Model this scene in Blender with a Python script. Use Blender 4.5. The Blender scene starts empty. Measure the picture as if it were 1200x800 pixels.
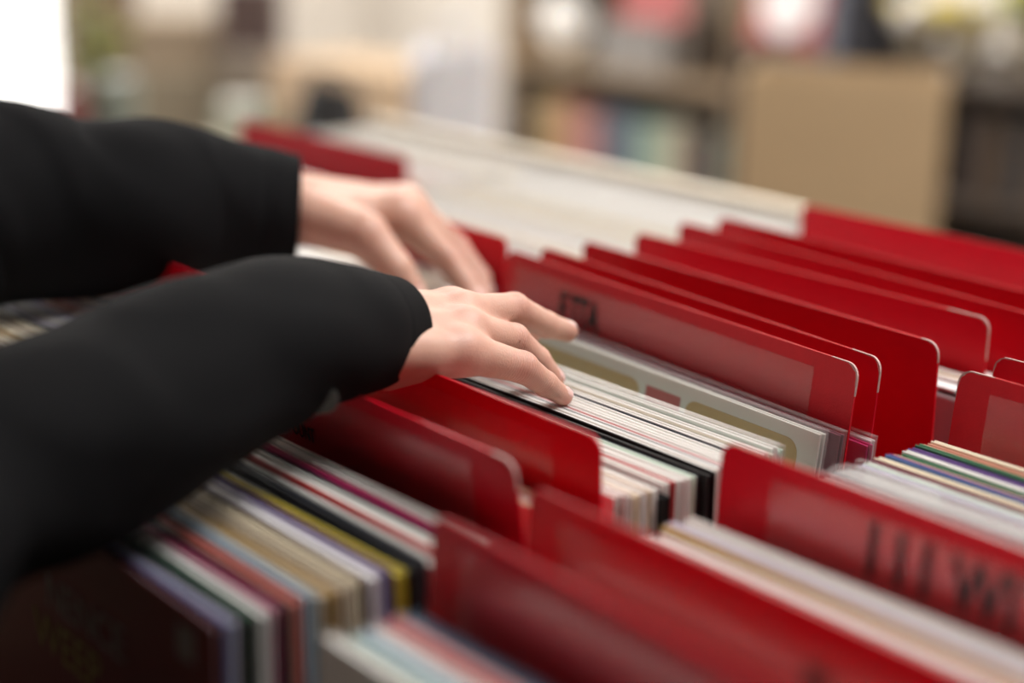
import bpy, bmesh, math, random
import numpy as np
from mathutils import Vector, Matrix, Euler
random.seed(7); np.random.seed(7)
S = bpy.context.scene
C = S.collection

# ------------------------------------------------------------------ camera
ZC = 1.23                                   # camera height above the shop floor
vx = np.array([-1100., -190.]) - [600, 400]
vy = np.array([2900., -100.]) - [600, 400]
F = math.sqrt(-(vx @ vy))
AX = -np.array([vx[0], vx[1], F]); AX /= np.linalg.norm(AX)
AY = np.array([vy[0], vy[1], F]); AY /= np.linalg.norm(AY)
AZ = np.cross(AX, AY)

def P(u, v, d):
    """photo pixel + distance along the optical axis -> world point"""
    c = np.array([(u-600)/F, (v-400)/F, 1.0])*d
    return Vector((float(c@AX), float(c@AY), float(c@AZ)+ZC))
def PY(u, v, y):
    c = np.array([(u-600)/F, (v-400)/F, 1.0])
    return P(u, v, y/float(c@AY))

cam = bpy.data.cameras.new('camera'); camo = bpy.data.objects.new('camera', cam); C.objects.link(camo)
cam.sensor_width = 36; cam.lens = F*36/1200
cam.clip_start = .02; cam.clip_end = 60
m = Matrix.Identity(4)
for i in range(3):
    ax = (AX, AY, AZ)[i]
    m[i][0] = ax[0]; m[i][1] = -ax[1]; m[i][2] = -ax[2]
m[2][3] = ZC
camo.matrix_world = m
cam.dof.use_dof = True
cam.dof.focus_distance = .862
cam.dof.aperture_fstop = 1.9
S.camera = camo

# ------------------------------------------------------------------ light
w = bpy.data.worlds.new('world'); S.world = w; w.use_nodes = True
w.node_tree.nodes['Background'].inputs[0].default_value = (.95, .97, 1, 1)
w.node_tree.nodes['Background'].inputs[1].default_value = .04
S.view_settings.view_transform = 'Standard'; S.view_settings.look = 'None'
S.view_settings.gamma = 1; S.view_settings.use_curve_mapping = False
S.view_settings.exposure = 0.0
def area(name, loc, target, sx, sy, power, col):
    l = bpy.data.lights.new(name, 'AREA'); l.shape = 'RECTANGLE'; l.size = sx; l.size_y = sy
    l.energy = power; l.color = col
    o = bpy.data.objects.new(name, l); C.objects.link(o); o.location = loc
    o.rotation_euler = (Vector(target)-Vector(loc)).to_track_quat('-Z', 'Y').to_euler()
    return o
LAMPS = ((-.05, 1.5, 82), (-1.5, 2.6, 10), (-3.3, 2.5, 46), (-1.6, -1.8, 1))
# daylight through the tall shop window in the left wall and the ceiling panels of the shop
area('window_daylight', (-4.9, 1.2, 1.45), (0, 1.2, 1.2), 2.2, 2.4, 45, (1, .98, .95))
for lx, ly, p in LAMPS:
    area('ceiling_panel_light', (lx, ly, 2.84), (lx, ly, 0), 1.2, 1.2, p, (1, .975, .945))

# ------------------------------------------------------------------ helpers
MATS = {}
def mat(name, col, rough=.5, spec=.5, noise=0, nscale=30, bump=0, bscale=200, coat=0, sss=0, metal=0, stretch=None):
    if name in MATS: return MATS[name]
    M = bpy.data.materials.new(name); M.use_nodes = True
    nt = M.node_tree; b = nt.nodes['Principled BSDF']
    b.inputs['Base Color'].default_value = (*col, 1); b.inputs['Roughness'].default_value = rough
    b.inputs['Specular IOR Level'].default_value = spec
    b.inputs['Coat Weight'].default_value = coat; b.inputs['Metallic'].default_value = metal
    if sss:
        b.inputs['Subsurface Weight'].default_value = sss
        b.inputs['Subsurface Radius'].default_value = (1, .35, .2); b.inputs['Subsurface Scale'].default_value = .004
    if noise or bump:
        tc = nt.nodes.new('ShaderNodeTexCoord'); src = tc.outputs['Object']
        if stretch:
            mp = nt.nodes.new('ShaderNodeMapping'); mp.inputs['Scale'].default_value = stretch
            nt.links.new(src, mp.inputs[0]); src = mp.outputs[0]
    if noise:
        n = nt.nodes.new('ShaderNodeTexNoise'); n.inputs['Scale'].default_value = nscale; n.inputs['Detail'].default_value = 5
        nt.links.new(src, n.inputs['Vector'])
        mx = nt.nodes.new('ShaderNodeMix'); mx.data_type = 'RGBA'
        mx.inputs[6].default_value = (*[c*(1-noise) for c in col], 1)
        mx.inputs[7].default_value = (*[min(1, c*(1+noise)) for c in col], 1)
        nt.links.new(n.outputs[0], mx.inputs[0]); nt.links.new(mx.outputs[2], b.inputs['Base Color'])
    if bump:
        n2 = nt.nodes.new('ShaderNodeTexNoise'); n2.inputs['Scale'].default_value = bscale; n2.inputs['Detail'].default_value = 3
        nt.links.new(src, n2.inputs['Vector'])
        bp = nt.nodes.new('ShaderNodeBump'); bp.inputs['Strength'].default_value = bump; bp.inputs['Distance'].default_value = .002
        nt.links.new(n2.outputs[0], bp.inputs['Height']); nt.links.new(bp.outputs[0], b.inputs['Normal'])
    MATS[name] = M
    return M
def film_mat(name, tint, haze, rough):
    M = bpy.data.materials.new(name); M.use_nodes = True; nt = M.node_tree
    nt.nodes.remove(nt.nodes['Principled BSDF']); out = nt.nodes['Material Output']
    t = nt.nodes.new('ShaderNodeBsdfTransparent'); t.inputs[0].default_value = (*tint, 1)
    g = nt.nodes.new('ShaderNodeBsdfGlossy'); g.inputs['Roughness'].default_value = rough
    d = nt.nodes.new('ShaderNodeBsdfDiffuse'); d.inputs[0].default_value = (.8, .78, .78, 1)
    lw = nt.nodes.new('ShaderNodeLayerWeight'); lw.inputs[0].default_value = .5
    pw = nt.nodes.new('ShaderNodeMath'); pw.operation = 'POWER'; pw.inputs[1].default_value = 4; nt.links.new(lw.outputs['Facing'], pw.inputs[0])
    f = nt.nodes.new('ShaderNodeMath'); f.operation = 'MULTIPLY_ADD'; f.inputs[1].default_value = .45; f.inputs[2].default_value = .035; nt.links.new(pw.outputs[0], f.inputs[0])
    m1 = nt.nodes.new('ShaderNodeMixShader'); m1.inputs[0].default_value = haze
    m2 = nt.nodes.new('ShaderNodeMixShader')
    nt.links.new(t.outputs[0], m1.inputs[1]); nt.links.new(d.outputs[0], m1.inputs[2])
    nt.links.new(f.outputs[0], m2.inputs[0]); nt.links.new(m1.outputs[0], m2.inputs[1]); nt.links.new(g.outputs[0], m2.inputs[2])
    nt.links.new(m2.outputs[0], out.inputs[0])
    return M
def emit_mat(name, col, s):
    M = bpy.data.materials.new(name); M.use_nodes = True; b = M.node_tree.nodes['Principled BSDF']
    b.inputs['Base Color'].default_value = (*col, 1)
    b.inputs['Emission Color'].default_value = (*col, 1); b.inputs['Emission Strength'].default_value = s
    return M

def link(name, me, parent=None, material=None, loc=None, rot=None):
    o = bpy.data.objects.new(name, me); C.objects.link(o)
    if parent is not None: o.parent = parent
    if material is not None and me is not None:
        if not me.materials: me.materials.append(material)
        if me.materials[0] is not material:
            o.material_slots[0].link = 'OBJECT'; o.material_slots[0].material = material
    if loc is not None: o.location = loc
    if rot is not None: o.rotation_euler = rot
    return o
def tag(o, label, cat, group=None):
    o['label'] = label; o['category'] = cat
    if group: o['group'] = group
    return o
def structure(o):
    o['kind'] = 'structure'; return o
def empty(name, loc=(0, 0, 0), rot=(0, 0, 0)):
    o = bpy.data.objects.new(name, None); C.objects.link(o); o.location = loc; o.rotation_euler = rot
    o.empty_display_size = .05
    return o
def mesh_from(name, verts, faces, smooth=False):
    me = bpy.data.meshes.new(name); me.from_pydata([tuple(v) for v in verts], [], [tuple(f) for f in faces]); me.update()
    if smooth: me.polygons.foreach_set('use_smooth', [True]*len(me.polygons))
    return me
BOXC = {}
def box_mesh(sx, sy, sz, bev=0, base='bottom', name='slab', seg=1):
    """box of sx*sy*sz, origin at the middle of the bottom"""
    k = (round(sx, 4), round(sy, 4), round(sz, 4), bev, base, seg)
    if k in BOXC: return BOXC[k]
    bm = bmesh.new(); bmesh.ops.create_cube(bm, size=1)
    for v in bm.verts:
        v.co.x *= sx; v.co.y *= sy; v.co.z = v.co.z*sz + (sz/2 if base == 'bottom' else 0)
    if bev: bmesh.ops.bevel(bm, geom=list(bm.edges), offset=bev, segments=seg, affect='EDGES', profile=.5)
    me = bpy.data.meshes.new(name); bm.to_mesh(me); bm.free()
    BOXC[k] = me
    return me
def box_between(name, p0, p1, material, parent=None, bev=0):
    p0 = Vector(p0); p1 = Vector(p1); s = p1-p0
    return link(name, box_mesh(abs(s.x), abs(s.y), abs(s.z), bev), parent, material,
                ((p0.x+p1.x)/2, (p0.y+p1.y)/2, min(p0.z, p1.z)))
def text_mesh(txt, size, depth=.00015, bold=0):
    cu = bpy.data.curves.new('t', 'FONT'); cu.body = txt; cu.size = size; cu.extrude = depth; cu.resolution_u = 3; cu.offset = bold
    cu.align_x = 'LEFT'; cu.align_y = 'CENTER'
    o = bpy.data.objects.new('t', cu); C.objects.link(o)
    dg = bpy.context.evaluated_depsgraph_get()
    me = bpy.data.meshes.new_from_object(o.evaluated_get(dg))
    bpy.data.objects.remove(o); bpy.data.curves.remove(cu)
    return me

# ------------------------------------------------------------------ the room
WALLX, WALLY, CEIL = -5.0, 3.55, 2.9
m_floor = mat('floor_boards', (.16, .10, .06), .5, noise=.3, nscale=3, stretch=(1, 12, 1))
m_cream = mat('cream_wall', (.86, .81, .74), .8, noise=.04, nscale=4)
m_ceil = mat('ceiling_paint', (.8, .79, .76), .9)
structure(box_between('floor', (WALLX, -3.5, -.05), (3.2, WALLY, 0), m_floor))
structure(box_between('ceiling', (WALLX, -3.5, CEIL), (3.2, WALLY, CEIL+.05), m_ceil))
structure(box_between('wall_back', (WALLX, WALLY, 0), (3.2, WALLY+.1, CEIL), m_cream))
WY0, WY1, WZ0, WZ1 = .05, 2.42, .12, 2.6
wl = structure(empty('wall_left', (WALLX, 0, 0)))
for a, b in (((-.1, -3.5, 0), (0, WY0, CEIL)), ((-.1, WY1, 0), (0, WALLY, CEIL)), ((-.1, WY0, 0), (0, WY1, WZ0)), ((-.1, WY0, WZ1), (0, WY1, CEIL))):
    box_between('wall_section', a, b, m_cream, wl)
win = structure(empty('window_1', (WALLX, 0, 0)))
m_frame = mat('window_frame_wood', (.20, .135, .08), .5, noise=.2, nscale=8)
box_between('pane', (-.075, WY0+.05, WZ0+.05), (-.06, WY1-.05, WZ1-.05), emit_mat('daylit_glass', (1, .99, .96), 2.2), win)
for a, b in (((-.1, WY0, WZ0), (.03, WY0+.06, WZ1)), ((-.1, WY1-.06, WZ0), (.03, WY1, WZ1)), ((-.1, WY0+.06, WZ0), (.03, WY1-.06, WZ0+.06)), ((-.1, WY0+.06, WZ1-.06), (.03, WY1-.06, WZ1))):
    box_between('window_frame', a, b, m_frame, win)
structure(box_between('trim_1', (WALLX+.002, WY1+.002, 0), (WALLX+.05, WY1+.19, 2.7), m_frame))
for i, (lx, ly, _p) in enumerate(LAMPS):
    t = tag(empty('ceiling_light', (lx, ly, CEIL-.035)), 'square white ceiling light panel', 'ceiling light', 'square ceiling light panels of the shop')
    box_between('lamp_housing', (-.64, -.64, .012), (.64, .64, .035), m_ceil, t)
    box_between('diffuser', (-.6, -.6, 0), (.6, .6, .012), emit_mat('lamp_diffuser', (1, .96, .9), 1.2) if i == 0 else bpy.data.materials['lamp_diffuser'], t)

# ------------------------------------------------------------------ record bin
HR, HD = .28, .246                        # record tops / divider tops below the camera
ZR, ZD = ZC-HR, ZC-HD
LP = .313
m_wood = mat('pale_birch_wood', (.62, .49, .33), .45, noise=.18, nscale=6, stretch=(1, 1, 14))
m_rim = mat('pale_rim_wood', (.70, .63, .52), .45, noise=.1, nscale=10)
BX0, BX1, BY0, BY1, BZ = -1.515, -.118, .225, 1.10, ZR-LP-.012
rb = tag(empty('record_bin', ((BX0+BX1)/2, (BY0+BY1)/2, 0)), 'pale wooden record bin with four rows of upright records and red dividers', 'record bin')
o = Vector(rb.location)
def bpart(n, a, b, mm=m_wood, bev=.002): return box_between(n, Vector(a)-o, Vector(b)-o, mm, rb, bev)
bpart('bin_floor', (BX0, BY0, BZ-.02), (BX1, BY1, BZ))
bpart('back_panel', (BX0, BY1-.018, BZ), (BX1, BY1, ZR+.006), m_rim)
bpart('front_panel', (BX0, BY0, BZ), (BX1, BY0+.018, ZR-.17))
for xs in (BX0, BX1-.018):
    bpart('side_panel', (xs, BY0+.018, BZ), (xs+.018, BY1-.018, ZR-.06))
for xs in (-1.163, -.830, -.483):
    bpart('partition', (xs, BY0+.018, BZ), (xs+.008, BY1-.018, ZR-.15))
for xs in (BX0+.03, BX1-.09):
    for ys in (BY0+.03, BY1-.09):
        bpart('leg', (xs, ys, 0), (xs+.06, ys+.06, BZ-.02))

# ------------------------------------------------------------------ red dividers
m_red = mat('red_plastic', (.56, .004, .018), .34, .16, noise=.06, nscale=40, bump=.05, bscale=500)
m_redl = mat('red_plastic_scuffed', (.60, .010, .022), .40, .25, noise=.10, nscale=120, bump=.12, bscale=900)
m_pocket = film_mat('clear_pocket_film', (1, .97, .97), .017, .22)
m_ink = mat('black_marker_ink', (.012, .008, .01), .5)
m_scuff = mat('worn_pale_edge', (.50, .33, .31), .7, noise=.4, nscale=400)
DH, DT = .349, .0012
def card_mesh(wd):
    k = ('card', round(wd, 4))
    if k in BOXC: return BOXC[k]
    r = .0075; pts = [(-wd/2, 0), (wd/2, 0)]
    for i in range(7):
        a = i/6*math.pi/2; pts.append((wd/2-r+r*math.cos(a), DH-r+r*math.sin(a)))
    for i in range(7):
        a = math.pi/2+i/6*math.pi/2; pts.append((-wd/2+r+r*math.cos(a), DH-r+r*math.sin(a)))
    n = len(pts)
    v = [(x, -DT/2, z) for x, z in pts]+[(x, DT/2, z) for x, z in pts]
    f = [list(range(n)), list(range(2*n-1, n-1, -1))]+[[(i+1) % n, i, n+i, n+(i+1) % n] for i in range(n)]
    me = mesh_from('divider_card', v, f); BOXC[k] = me
    return me
def scuff_mesh(wd, side, ln=.010):
    """a ragged pale band wrapped round one rounded top corner"""
    r = .0075; v = []; f = []; rnd = random.Random(int(wd*1e4)+side*7+int(ln*1e4))
    N = 12
    path = []
    for i in range(4): path.append((wd/2-r-ln*(1-i/4), DH, 0, 1))
    for i in range(7):
        a = math.pi/2*(1-i/6); path.append((wd/2-r+r*math.cos(a), DH-r+r*math.sin(a), math.cos(a), math.sin(a)))
    for i in range(1, 5): path.append((wd/2, DH-r-ln*.8*i/4, 1, 0))
    for i, (x, z, nx, nz) in enumerate(path):
        k = math.sin(math.pi*i/(len(path)-1)); dep = .0002+(.0002+.0011*rnd.random())*k*k
        for (oy, off) in ((-DT/2-.00008, -dep), (-DT/2-.00008, .0001), (DT/2+.00008, .0001), (DT/2+.00008, -dep)):
            v.append((side*(x+nx*off), oy, z+nz*off))
    for i in range(len(path)-1):
        for j in range(3):
            q = [i*4+j, i*4+j+1, i*4+j+5, i*4+j+4]; f.append(q if side < 0 else q[::-1])
    return mesh_from('scuff', v, f)
def divider(xL, xR, ytop, ztop, lean, label, yaw=0, group='red divider cards in the record bin', scuff=(1,), pocket=None, text=(), material=None):
    wd = xR-xL; a = math.radians(lean)
    R = Euler((-a, 0, math.radians(yaw))).to_matrix()
    top = Vector(((xL+xR)/2, ytop-math.tan(math.radians(yaw))*0, ztop)); base = top-R@Vector((0, 0, DH))
    t = tag(empty('divider_card', base, (-a, 0, math.radians(yaw))), label, 'divider', group)
    link('card', card_mesh(wd), t, material or m_red)
    for s in scuff: link('worn_corner', scuff_mesh(wd, 1 if s > 0 else -1, .010*abs(s)), t, m_scuff)
    if pocket:
        l, r_, tp, bt = pocket
        link('label_pocket', box_mesh(r_-l, .0004, bt-tp, 0), t, m_pocket, (-wd/2+(l+r_)/2, -DT/2-.0004, DH-bt))
    for (tx, x, dz, size, sxs) in text:
        q = link('lettering', text_mesh(tx, size, bold=.0007 if size > .02 else .0001), t, m_ink, (-wd/2+x, -DT/2-(.0009 if pocket else .0003), DH-dz), (math.pi/2, 0, 0))
        q.scale.x = sxs
    return t
PK = (.02, .283, .008, .085)
divider(-.813, -.498, .4345, ZD, -9, 'red divider card with small marker lettering leaning forward under the near cuff', pocket=PK,
        text=[('OUNT', .132, .036, .0115, .62)], scuff=(.8,))
divider(-.813, -.498, .4855, ZD, -3, 'red divider card that the near hand rests on', pocket=PK, scuff=())
divider(-.813, -.498, .686, ZD, 6, 'red divider card with tall lettering behind the pale record with a tan panel', yaw=-4.5, pocket=(.012, .285, .0085, .085),
        text=[('E', .062, .026, .027, .62), ('T', .0735, .026, .027, .55), ('T', .0825, .026, .027, .55), ('A', .0915, .026, .027, .6)], scuff=(1.2,), material=m_redl)
divider(-.807, -.498, .708, ZD, 4, 'red divider card with torn pale corner pressed close behind the tall-lettered card', yaw=-5.5, scuff=(1.4,))
divider(-.805, -.498, .752, ZD, -2, 'tall plain red divider card in front of the thick grey slipcase', yaw=-3, scuff=(.5,),
        text=[('H', .195, .022, .014, .7), ('U', .219, .024, .014, .7)])
divider(-.803, -.511, .811, ZD, 0, 'red divider card with a long pale chip on its top corner', scuff=(2.2,), yaw=.5)
divider(-.812, -.500, .853, ZD, 2, 'dark red divider card next behind the card with the long pale chip', scuff=(), yaw=-4)
divider(-.806, -.495, .893, ZD, 3, 'dark red divider card in front of the rearmost red card of its row', scuff=(), yaw=-2.5)
divider(-.800, -.490, .990, ZD, 1, 'rearmost red divider card of the row, standing before the bin back rim', scuff=(), yaw=0)
# row at the right
divider(-.474, -.161, .367, ZD, 3, 'foremost red divider card behind the slate blue sleeve', pocket=PK, scuff=(), yaw=-1.5)
divider(-.473, -.160, .4215, ZD, 3, 'red divider card with faint lettering in front of the white sleeves', pocket=(.02, .29, .01, .085), scuff=(),
        text=[('D', .150, .03, .026, .7), ('M', .185, .03, .026, .7)])
divider(-.462, -.149, .528, ZD, 2, 'red divider card with large black letters spaced along its clear pocket', pocket=(.03, .30, .009, .085), scuff=(),
        text=[(c, x, .0245, .033, .72) for c, x in zip('IIIWIT', (.084, .098, .111, .126, .151, .160))])
divider(-.463, -.150, .713, ZD, 6, 'red divider card with frayed corner behind the many-coloured sleeves', pocket=(.02, .29, .009, .085), scuff=(-1.3,), material=m_redl)
divider(-.466, -.153, .750, ZD, 5, 'red divider card half hidden behind the frayed-cornered card', scuff=(-1,))
# rows at the left
divider(-1.152, -.838, .722, ZD, 3, 'red divider card between white sleeves behind the far hand', scuff=(), yaw=-1)
divider(-1.452, -1.167, .880, ZD-.006, 3, 'red divider card standing above the far wrist before the white sleeves', scuff=(), yaw=0)

# ------------------------------------------------------------------ records
PAL = dict(white=(.76, .745, .72), stone=(.66, .64, .60), cream=(.78, .70, .55), beige=(.58, .49, .38), tan=(.45, .30, .11), 
           pale_grey=(.60, .60, .60), grey=(.30, .30, .31), black=(.018, .017, .018), slate=(.06, .065, .08), 
           red=(.50, .05, .05), coral=(.70, .22, .18), pink=(.72, .42, .42), magenta=(.45, .03, .14), maroon=(.16, .03, .055),
           yellow=(.62, .52, .08), green=(.05, .16, .085), mint=(.55, .66, .58), light_blue=(.33, .47, .58), blue=(.07, .14, .35),
           lavender=(.60, .57, .68), purple=(.12, .06, .22), brown=(.12, .07, .045), dark_red=(.10, .014, .014), slate_blue=(.09, .14, .21), salmon=(.55, .25, .18))
WORD = dict(pale_grey='pale grey', light_blue='light blue', dark_red='dark red', slate='charcoal', slate_blue='slate blue', yellow='mustard yellow')
def cover_mat(c): return mat('cover_'+c, PAL[c], .48, .3, noise=.05, nscale=25)
m_paper = mat('inner_paper', (.80, .79, .76), .7, noise=.05, nscale=60)
m_clear = film_mat('clear_sleeve_film', (1, 1, 1), .10, .12)
def record(x0, ytop, h, lean, t, col, place, grp, parts=True, inner=None, back=None, film=False, wd=LP, label=None, yaw=0, roll=0, ht=LP, keep=False):
    a = math.radians(lean)
    rot = (-a, math.radians(roll), math.radians(yaw))
    R = Euler(rot).to_matrix(); top = Vector((x0+wd/2, ytop, ZC-h)); base = top-R@Vector((0, 0, ht))
    w_ = WORD.get(col, col)
    lab = label or f'{w_} record sleeve {place}'
    g = f'{w_} {grp}' if (keep or not label) else grp
    if not parts:
        r = link('record_sleeve', box_mesh(wd, t, ht, .0005), None, cover_mat(col), base, rot)
        return tag(r, lab, 'record', g)
    r = tag(empty('record_sleeve', base, rot), lab, 'record', g)
    ct = min(.0011, t*.3)
    link('front_cover', box_mesh(wd, ct, ht, .0003), r, cover_mat(col), (0, -t/2+ct/2, 0))
    link('back_cover', box_mesh(wd, ct, ht, .0003), r, cover_mat(back or col), (0, t/2-ct/2, 0))
    it = t-2*ct-.0003
    link('inner_sleeve', box_mesh(wd-.004, it, ht-.0025, .0003), r, cover_mat(inner) if inner else m_paper, (0, 0, .0008))
    if film:
        link('clear_cover', box_mesh(wd+.003, t+.0005, ht+.003, .0002), r, m_clear, (0, 0, -.0003))
    return r
rnd = random.Random(3)
def run(cols, y0, lean0, lean1, x0, h, place, grp, **kw):
    """cols: list of (colour, thickness, extras); records stacked from y0 backwards"""
    y = y0; n = len(cols); out = []
    for i, c in enumerate(cols):
        col, t = c[0], c[1]; ex = c[2] if len(c) > 2 else {}
        ln = lean0+(lean1-lean0)*(i/max(1, n-1))
        k = dict(kw); k.update(ex); dx = k.pop('dx', rnd.uniform(-.002, .002)); dh = k.pop('dh', rnd.uniform(-.0015, .0015)); gap = k.pop('gap', .0007)
        nm = [WORD.get(q[0], q[0]) for q in cols]
        if 'label' not in k and nm.count(nm[i]) > 1 and 0 < i < n-1 and not (nm[i-1] == nm[i] == nm[i+1]):
            k['label'] = f'{nm[i]} record sleeve between {nm[i-1]} and {nm[i+1]} ones {place}'; k['keep'] = True
        elif 'label' not in k and nm.count(nm[i]) > 1 and i in (0, n-1) and n > 2:
            k['label'] = f'{nm[i]} record sleeve at the {"front" if i == 0 else "rear"} end {place}'; k['keep'] = True
        out.append(record(x0+dx, y+t/2, h+dh, ln, t, col, place, grp, roll=rnd.uniform(-.15, .15), **k))
        y += t+gap
    return y, out
RX1, RX2, RX0, RXM = -.812, -.464, -1.152, -1.481
front = [('dark_red', .0045, dict(label='dark red record sleeve with faded grey and yellow lettering at the front of its stack', inner='lavender', dx=0, dh=0)),
    ('blue', .004, dict(back='lavender')), ('slate', .0045), ('black', .004, dict(back='green')), ('pale_grey', .0055), ('magenta', .0045, dict(inner='slate')), ('black', .0045),
    ('coral', .0045), ('light_blue', .005), ('beige', .0045), ('tan', .004, dict(inner='beige')), ('beige', .0045), ('cream', .0045), ('brown', .0045, dict(inner='brown')), ('lavender', .0065),
    ('purple', .005, dict(inner='purple')), ('yellow', .0058, dict(inner='yellow')), ('black', .0048, dict(inner='slate')), ('slate', .0042, dict(inner='black')), ('white', .0055),
    ('red', .0028), ('white', .0058), ('slate', .0048, dict(inner='slate')), ('magenta', .0035), ('white', .0048), ('white', .0045)]
yend, fr = run(front, .2845, 1, -7, RX1, HR, 'in the front stack', 'sleeves in the front stack')
# print on the foremost cover
t0 = fr[0]
m_pg = mat('print_grey', (.17, .16, .16), .5); m_py = mat('print_yellow', (.20, .16, .04), .5)
link('lettering', text_mesh('NENCE', .023), t0, m_pg, (.008, -.0026, .275), (math.pi/2, 0, 0))
link('lettering', text_mesh('WEEP', .026), t0, m_py, (-.006, -.0026, .252), (math.pi/2, 0, 0))
link('cover_print', box_mesh(.013, .0002, .014), t0, m_pg, (.135, -.0025, .291))
# between the two forward-leaning dividers
run([('cream', .004), ('white', .004), ('beige', .004)], .464, -5, -5, RX1, HR+.002, 'between the two forward-leaning dividers', 'sleeves between leaning dividers')
# middle stack under the fingers
mid = [('white', .0042), ('white', .004, dict(film=True)), ('cream', .0045), ('white', .0045, dict(film=True)), ('tan', .0035), ('white', .004), ('black', .0045, dict(dx=.004, inner='black', dh=.004)),  # recessed black sleeve stands in for the shade of a gap between stacks
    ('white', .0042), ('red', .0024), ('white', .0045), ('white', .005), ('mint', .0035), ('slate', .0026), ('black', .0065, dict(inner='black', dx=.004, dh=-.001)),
    ('white', .0045), ('pale_grey', .0038), ('pink', .0024), ('white', .0045, dict(film=True)), ('white', .004), ('white', .0046), ('slate', .0014), ('white', .0042), ('cream', .0042),
    ('white', .0044), ('mint', .0045), ('white', .0046, dict(film=True)), ('mint', .004, dict(film=True))]
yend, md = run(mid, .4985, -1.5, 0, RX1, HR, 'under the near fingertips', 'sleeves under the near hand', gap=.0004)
# pale sleeve with tan panel leaning on the lettered divider
pr = record(-.806, .6505, HR-.004, 7, .0045, 'stone', '', 'pale sleeve with tan panel', label='pale grey record sleeve with a tan panel leaning on the lettered divider', inner='grey', yaw=-3.5, film=True)
m_tanp = mat('tan_print', (.47, .285, .075), .5, noise=.12, nscale=300)
m_rprint = mat('faded_red_print', (.42, .10, .10), .5, noise=.1, nscale=200)
def round_panel(w_, h_, r=.008):
    pts = []
    for cx, cz, a0 in ((w_-r, h_-r, 0), (r, h_-r, 90), (r, r, 180), (w_-r, r, 270)):
        for i in range(5):
            a = math.radians(a0+i*22.5); pts.append((cx+r*math.cos(a), cz+r*math.sin(a)))
    n = len(pts); v = [(x, 0, z) for x, z in pts]+[(x, .0002, z) for x, z in pts]
    return mesh_from('panel', v, [list(range(n)), list(range(2*n-1, n-1, -1))]+[[(i+1) % n, i, n+i, n+(i+1) % n] for i in range(n)])
link('printed_panel', round_panel(.086, .26), pr, m_tanp, (.057, -.00242, .0455))
link('printed_panel', round_panel(.168, .26), pr, m_tanp, (-.150, -.00242, .0455))
link('printed_label', box_mesh(.029, .0003, .02), pr, m_rprint, (.038, -.00243, .2845))
run([('maroon', .004, dict(film=True)), ], .6795-.012, 6, 6, -.806, HR+.001, 'pressed against the lettered divider', 'sleeve at the lettered divider', yaw=-4)
run([('magenta', .005, dict(film=True, inner='magenta')), ('pale_grey', .0035, dict(film=True))], .6925, 4, 4, RX1+.006, HR+.010, 'between two close red dividers', 'sleeves between close dividers', yaw=-5)
# thick grey slipcase and sleeves behind the tall plain divider
bx = tag(empty('slipcase', (RX1+LP/2+.004, .7785, ZC-HR-.004-LP)), 'thick grey slipcase behind the tall plain red divider', 'record box')
link('case', box_mesh(LP, .016, LP, .003, seg=3), bx, mat('grey_case', (.27, .27, .29), .55, noise=.1, nscale=80))
link('record_stack', box_mesh(LP-.02, .010, .004), bx, cover_mat('pale_grey'), (0, 0, LP-.001))
link('finger_notch', box_mesh(.02, .0125, .0015), bx, cover_mat('black'), (LP/2-.0105, 0, LP))
run([('white', .0045), ('cream', .0045), ('white', .0042), ('beige', .004)], .788, 0, 0, RX1, HR+.001, 'behind the thick grey slipcase', 'sleeves behind the slipcase')
run([('white', .005)]*2, .822, 1, 1, RX1, HR+.004, 'behind the chipped red divider', 'sleeves behind the chipped divider', parts=False)
run([('cream', .005)]*2, .869, 2, 2, RX1, HR+.004, 'between the dark red dividers', 'sleeves between dark red dividers', parts=False)
run([('white', .006)]*11, .905, 3, 2.5, RX1, HR+.004, 'in front of the rearmost red divider', 'sleeves before the rearmost divider', parts=False)
run([('white', .006), ('pale_grey', .006)]*5, 1.003, 1.5, 3, RX1, HR+.002, 'behind the rearmost red divider', 'sleeves behind the rearmost divider', parts=False)
# right row
run([('white', .0055, dict(dx=-.004)), ('mint', .005), ('light_blue', .005), ('pale_grey', .006), ('red', .0055), ('pink', .0042), ('slate_blue', .007, dict(inner='slate_blue'))], .312, 3, 3, RX2, HR, 'before the foremost red divider', 'sleeves before the foremost divider')
run([('white', .0045), ('cream', .0045), ('white', .0045), ('red', .004), ('white', .0045)], .382, 3, 3, RX2, HR+.003, 'between the foremost dividers', 'sleeves between the foremost dividers')
run([('white', .005)]*6+[('pink', .004), ('white', .005), ('white', .0065), ('tan', .0035), ('lavender', .0045), ('white', .006), ('white', .005)], .440, 2.5, 2.2, RX2, HR, 'before the large-lettered divider', 'sleeves before the large-lettered divider')
run([('white', .0048)]*5+[('pale_grey', .0048, dict(film=True)), ('grey', .004, dict(film=True)), ('pale_grey', .0045, dict(film=True)), ('pale_grey', .0045, dict(film=True)), ('white', .0045, dict(film=True)), ('lavender', .0045, dict(film=True)),
     ('mint', .0048), ('maroon', .0048, dict(inner='white')), ('cream', .005), ('blue', .0042, dict(back='purple')), ('salmon', .0045), ('green', .005), ('white', .0045), ('purple', .005), ('green', .0048, dict(inner='white')), ('salmon', .0052), ('cream', .004)],
    .572, 5.2, 5, RX2+.004, HR, 'before the frayed-cornered divider', 'sleeves among the many-coloured ones')
run([('white', .005)]*3, .722, 5, 5, RX2, HR+.004, 'behind the frayed-cornered divider', 'sleeves behind the frayed divider', parts=False)
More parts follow.
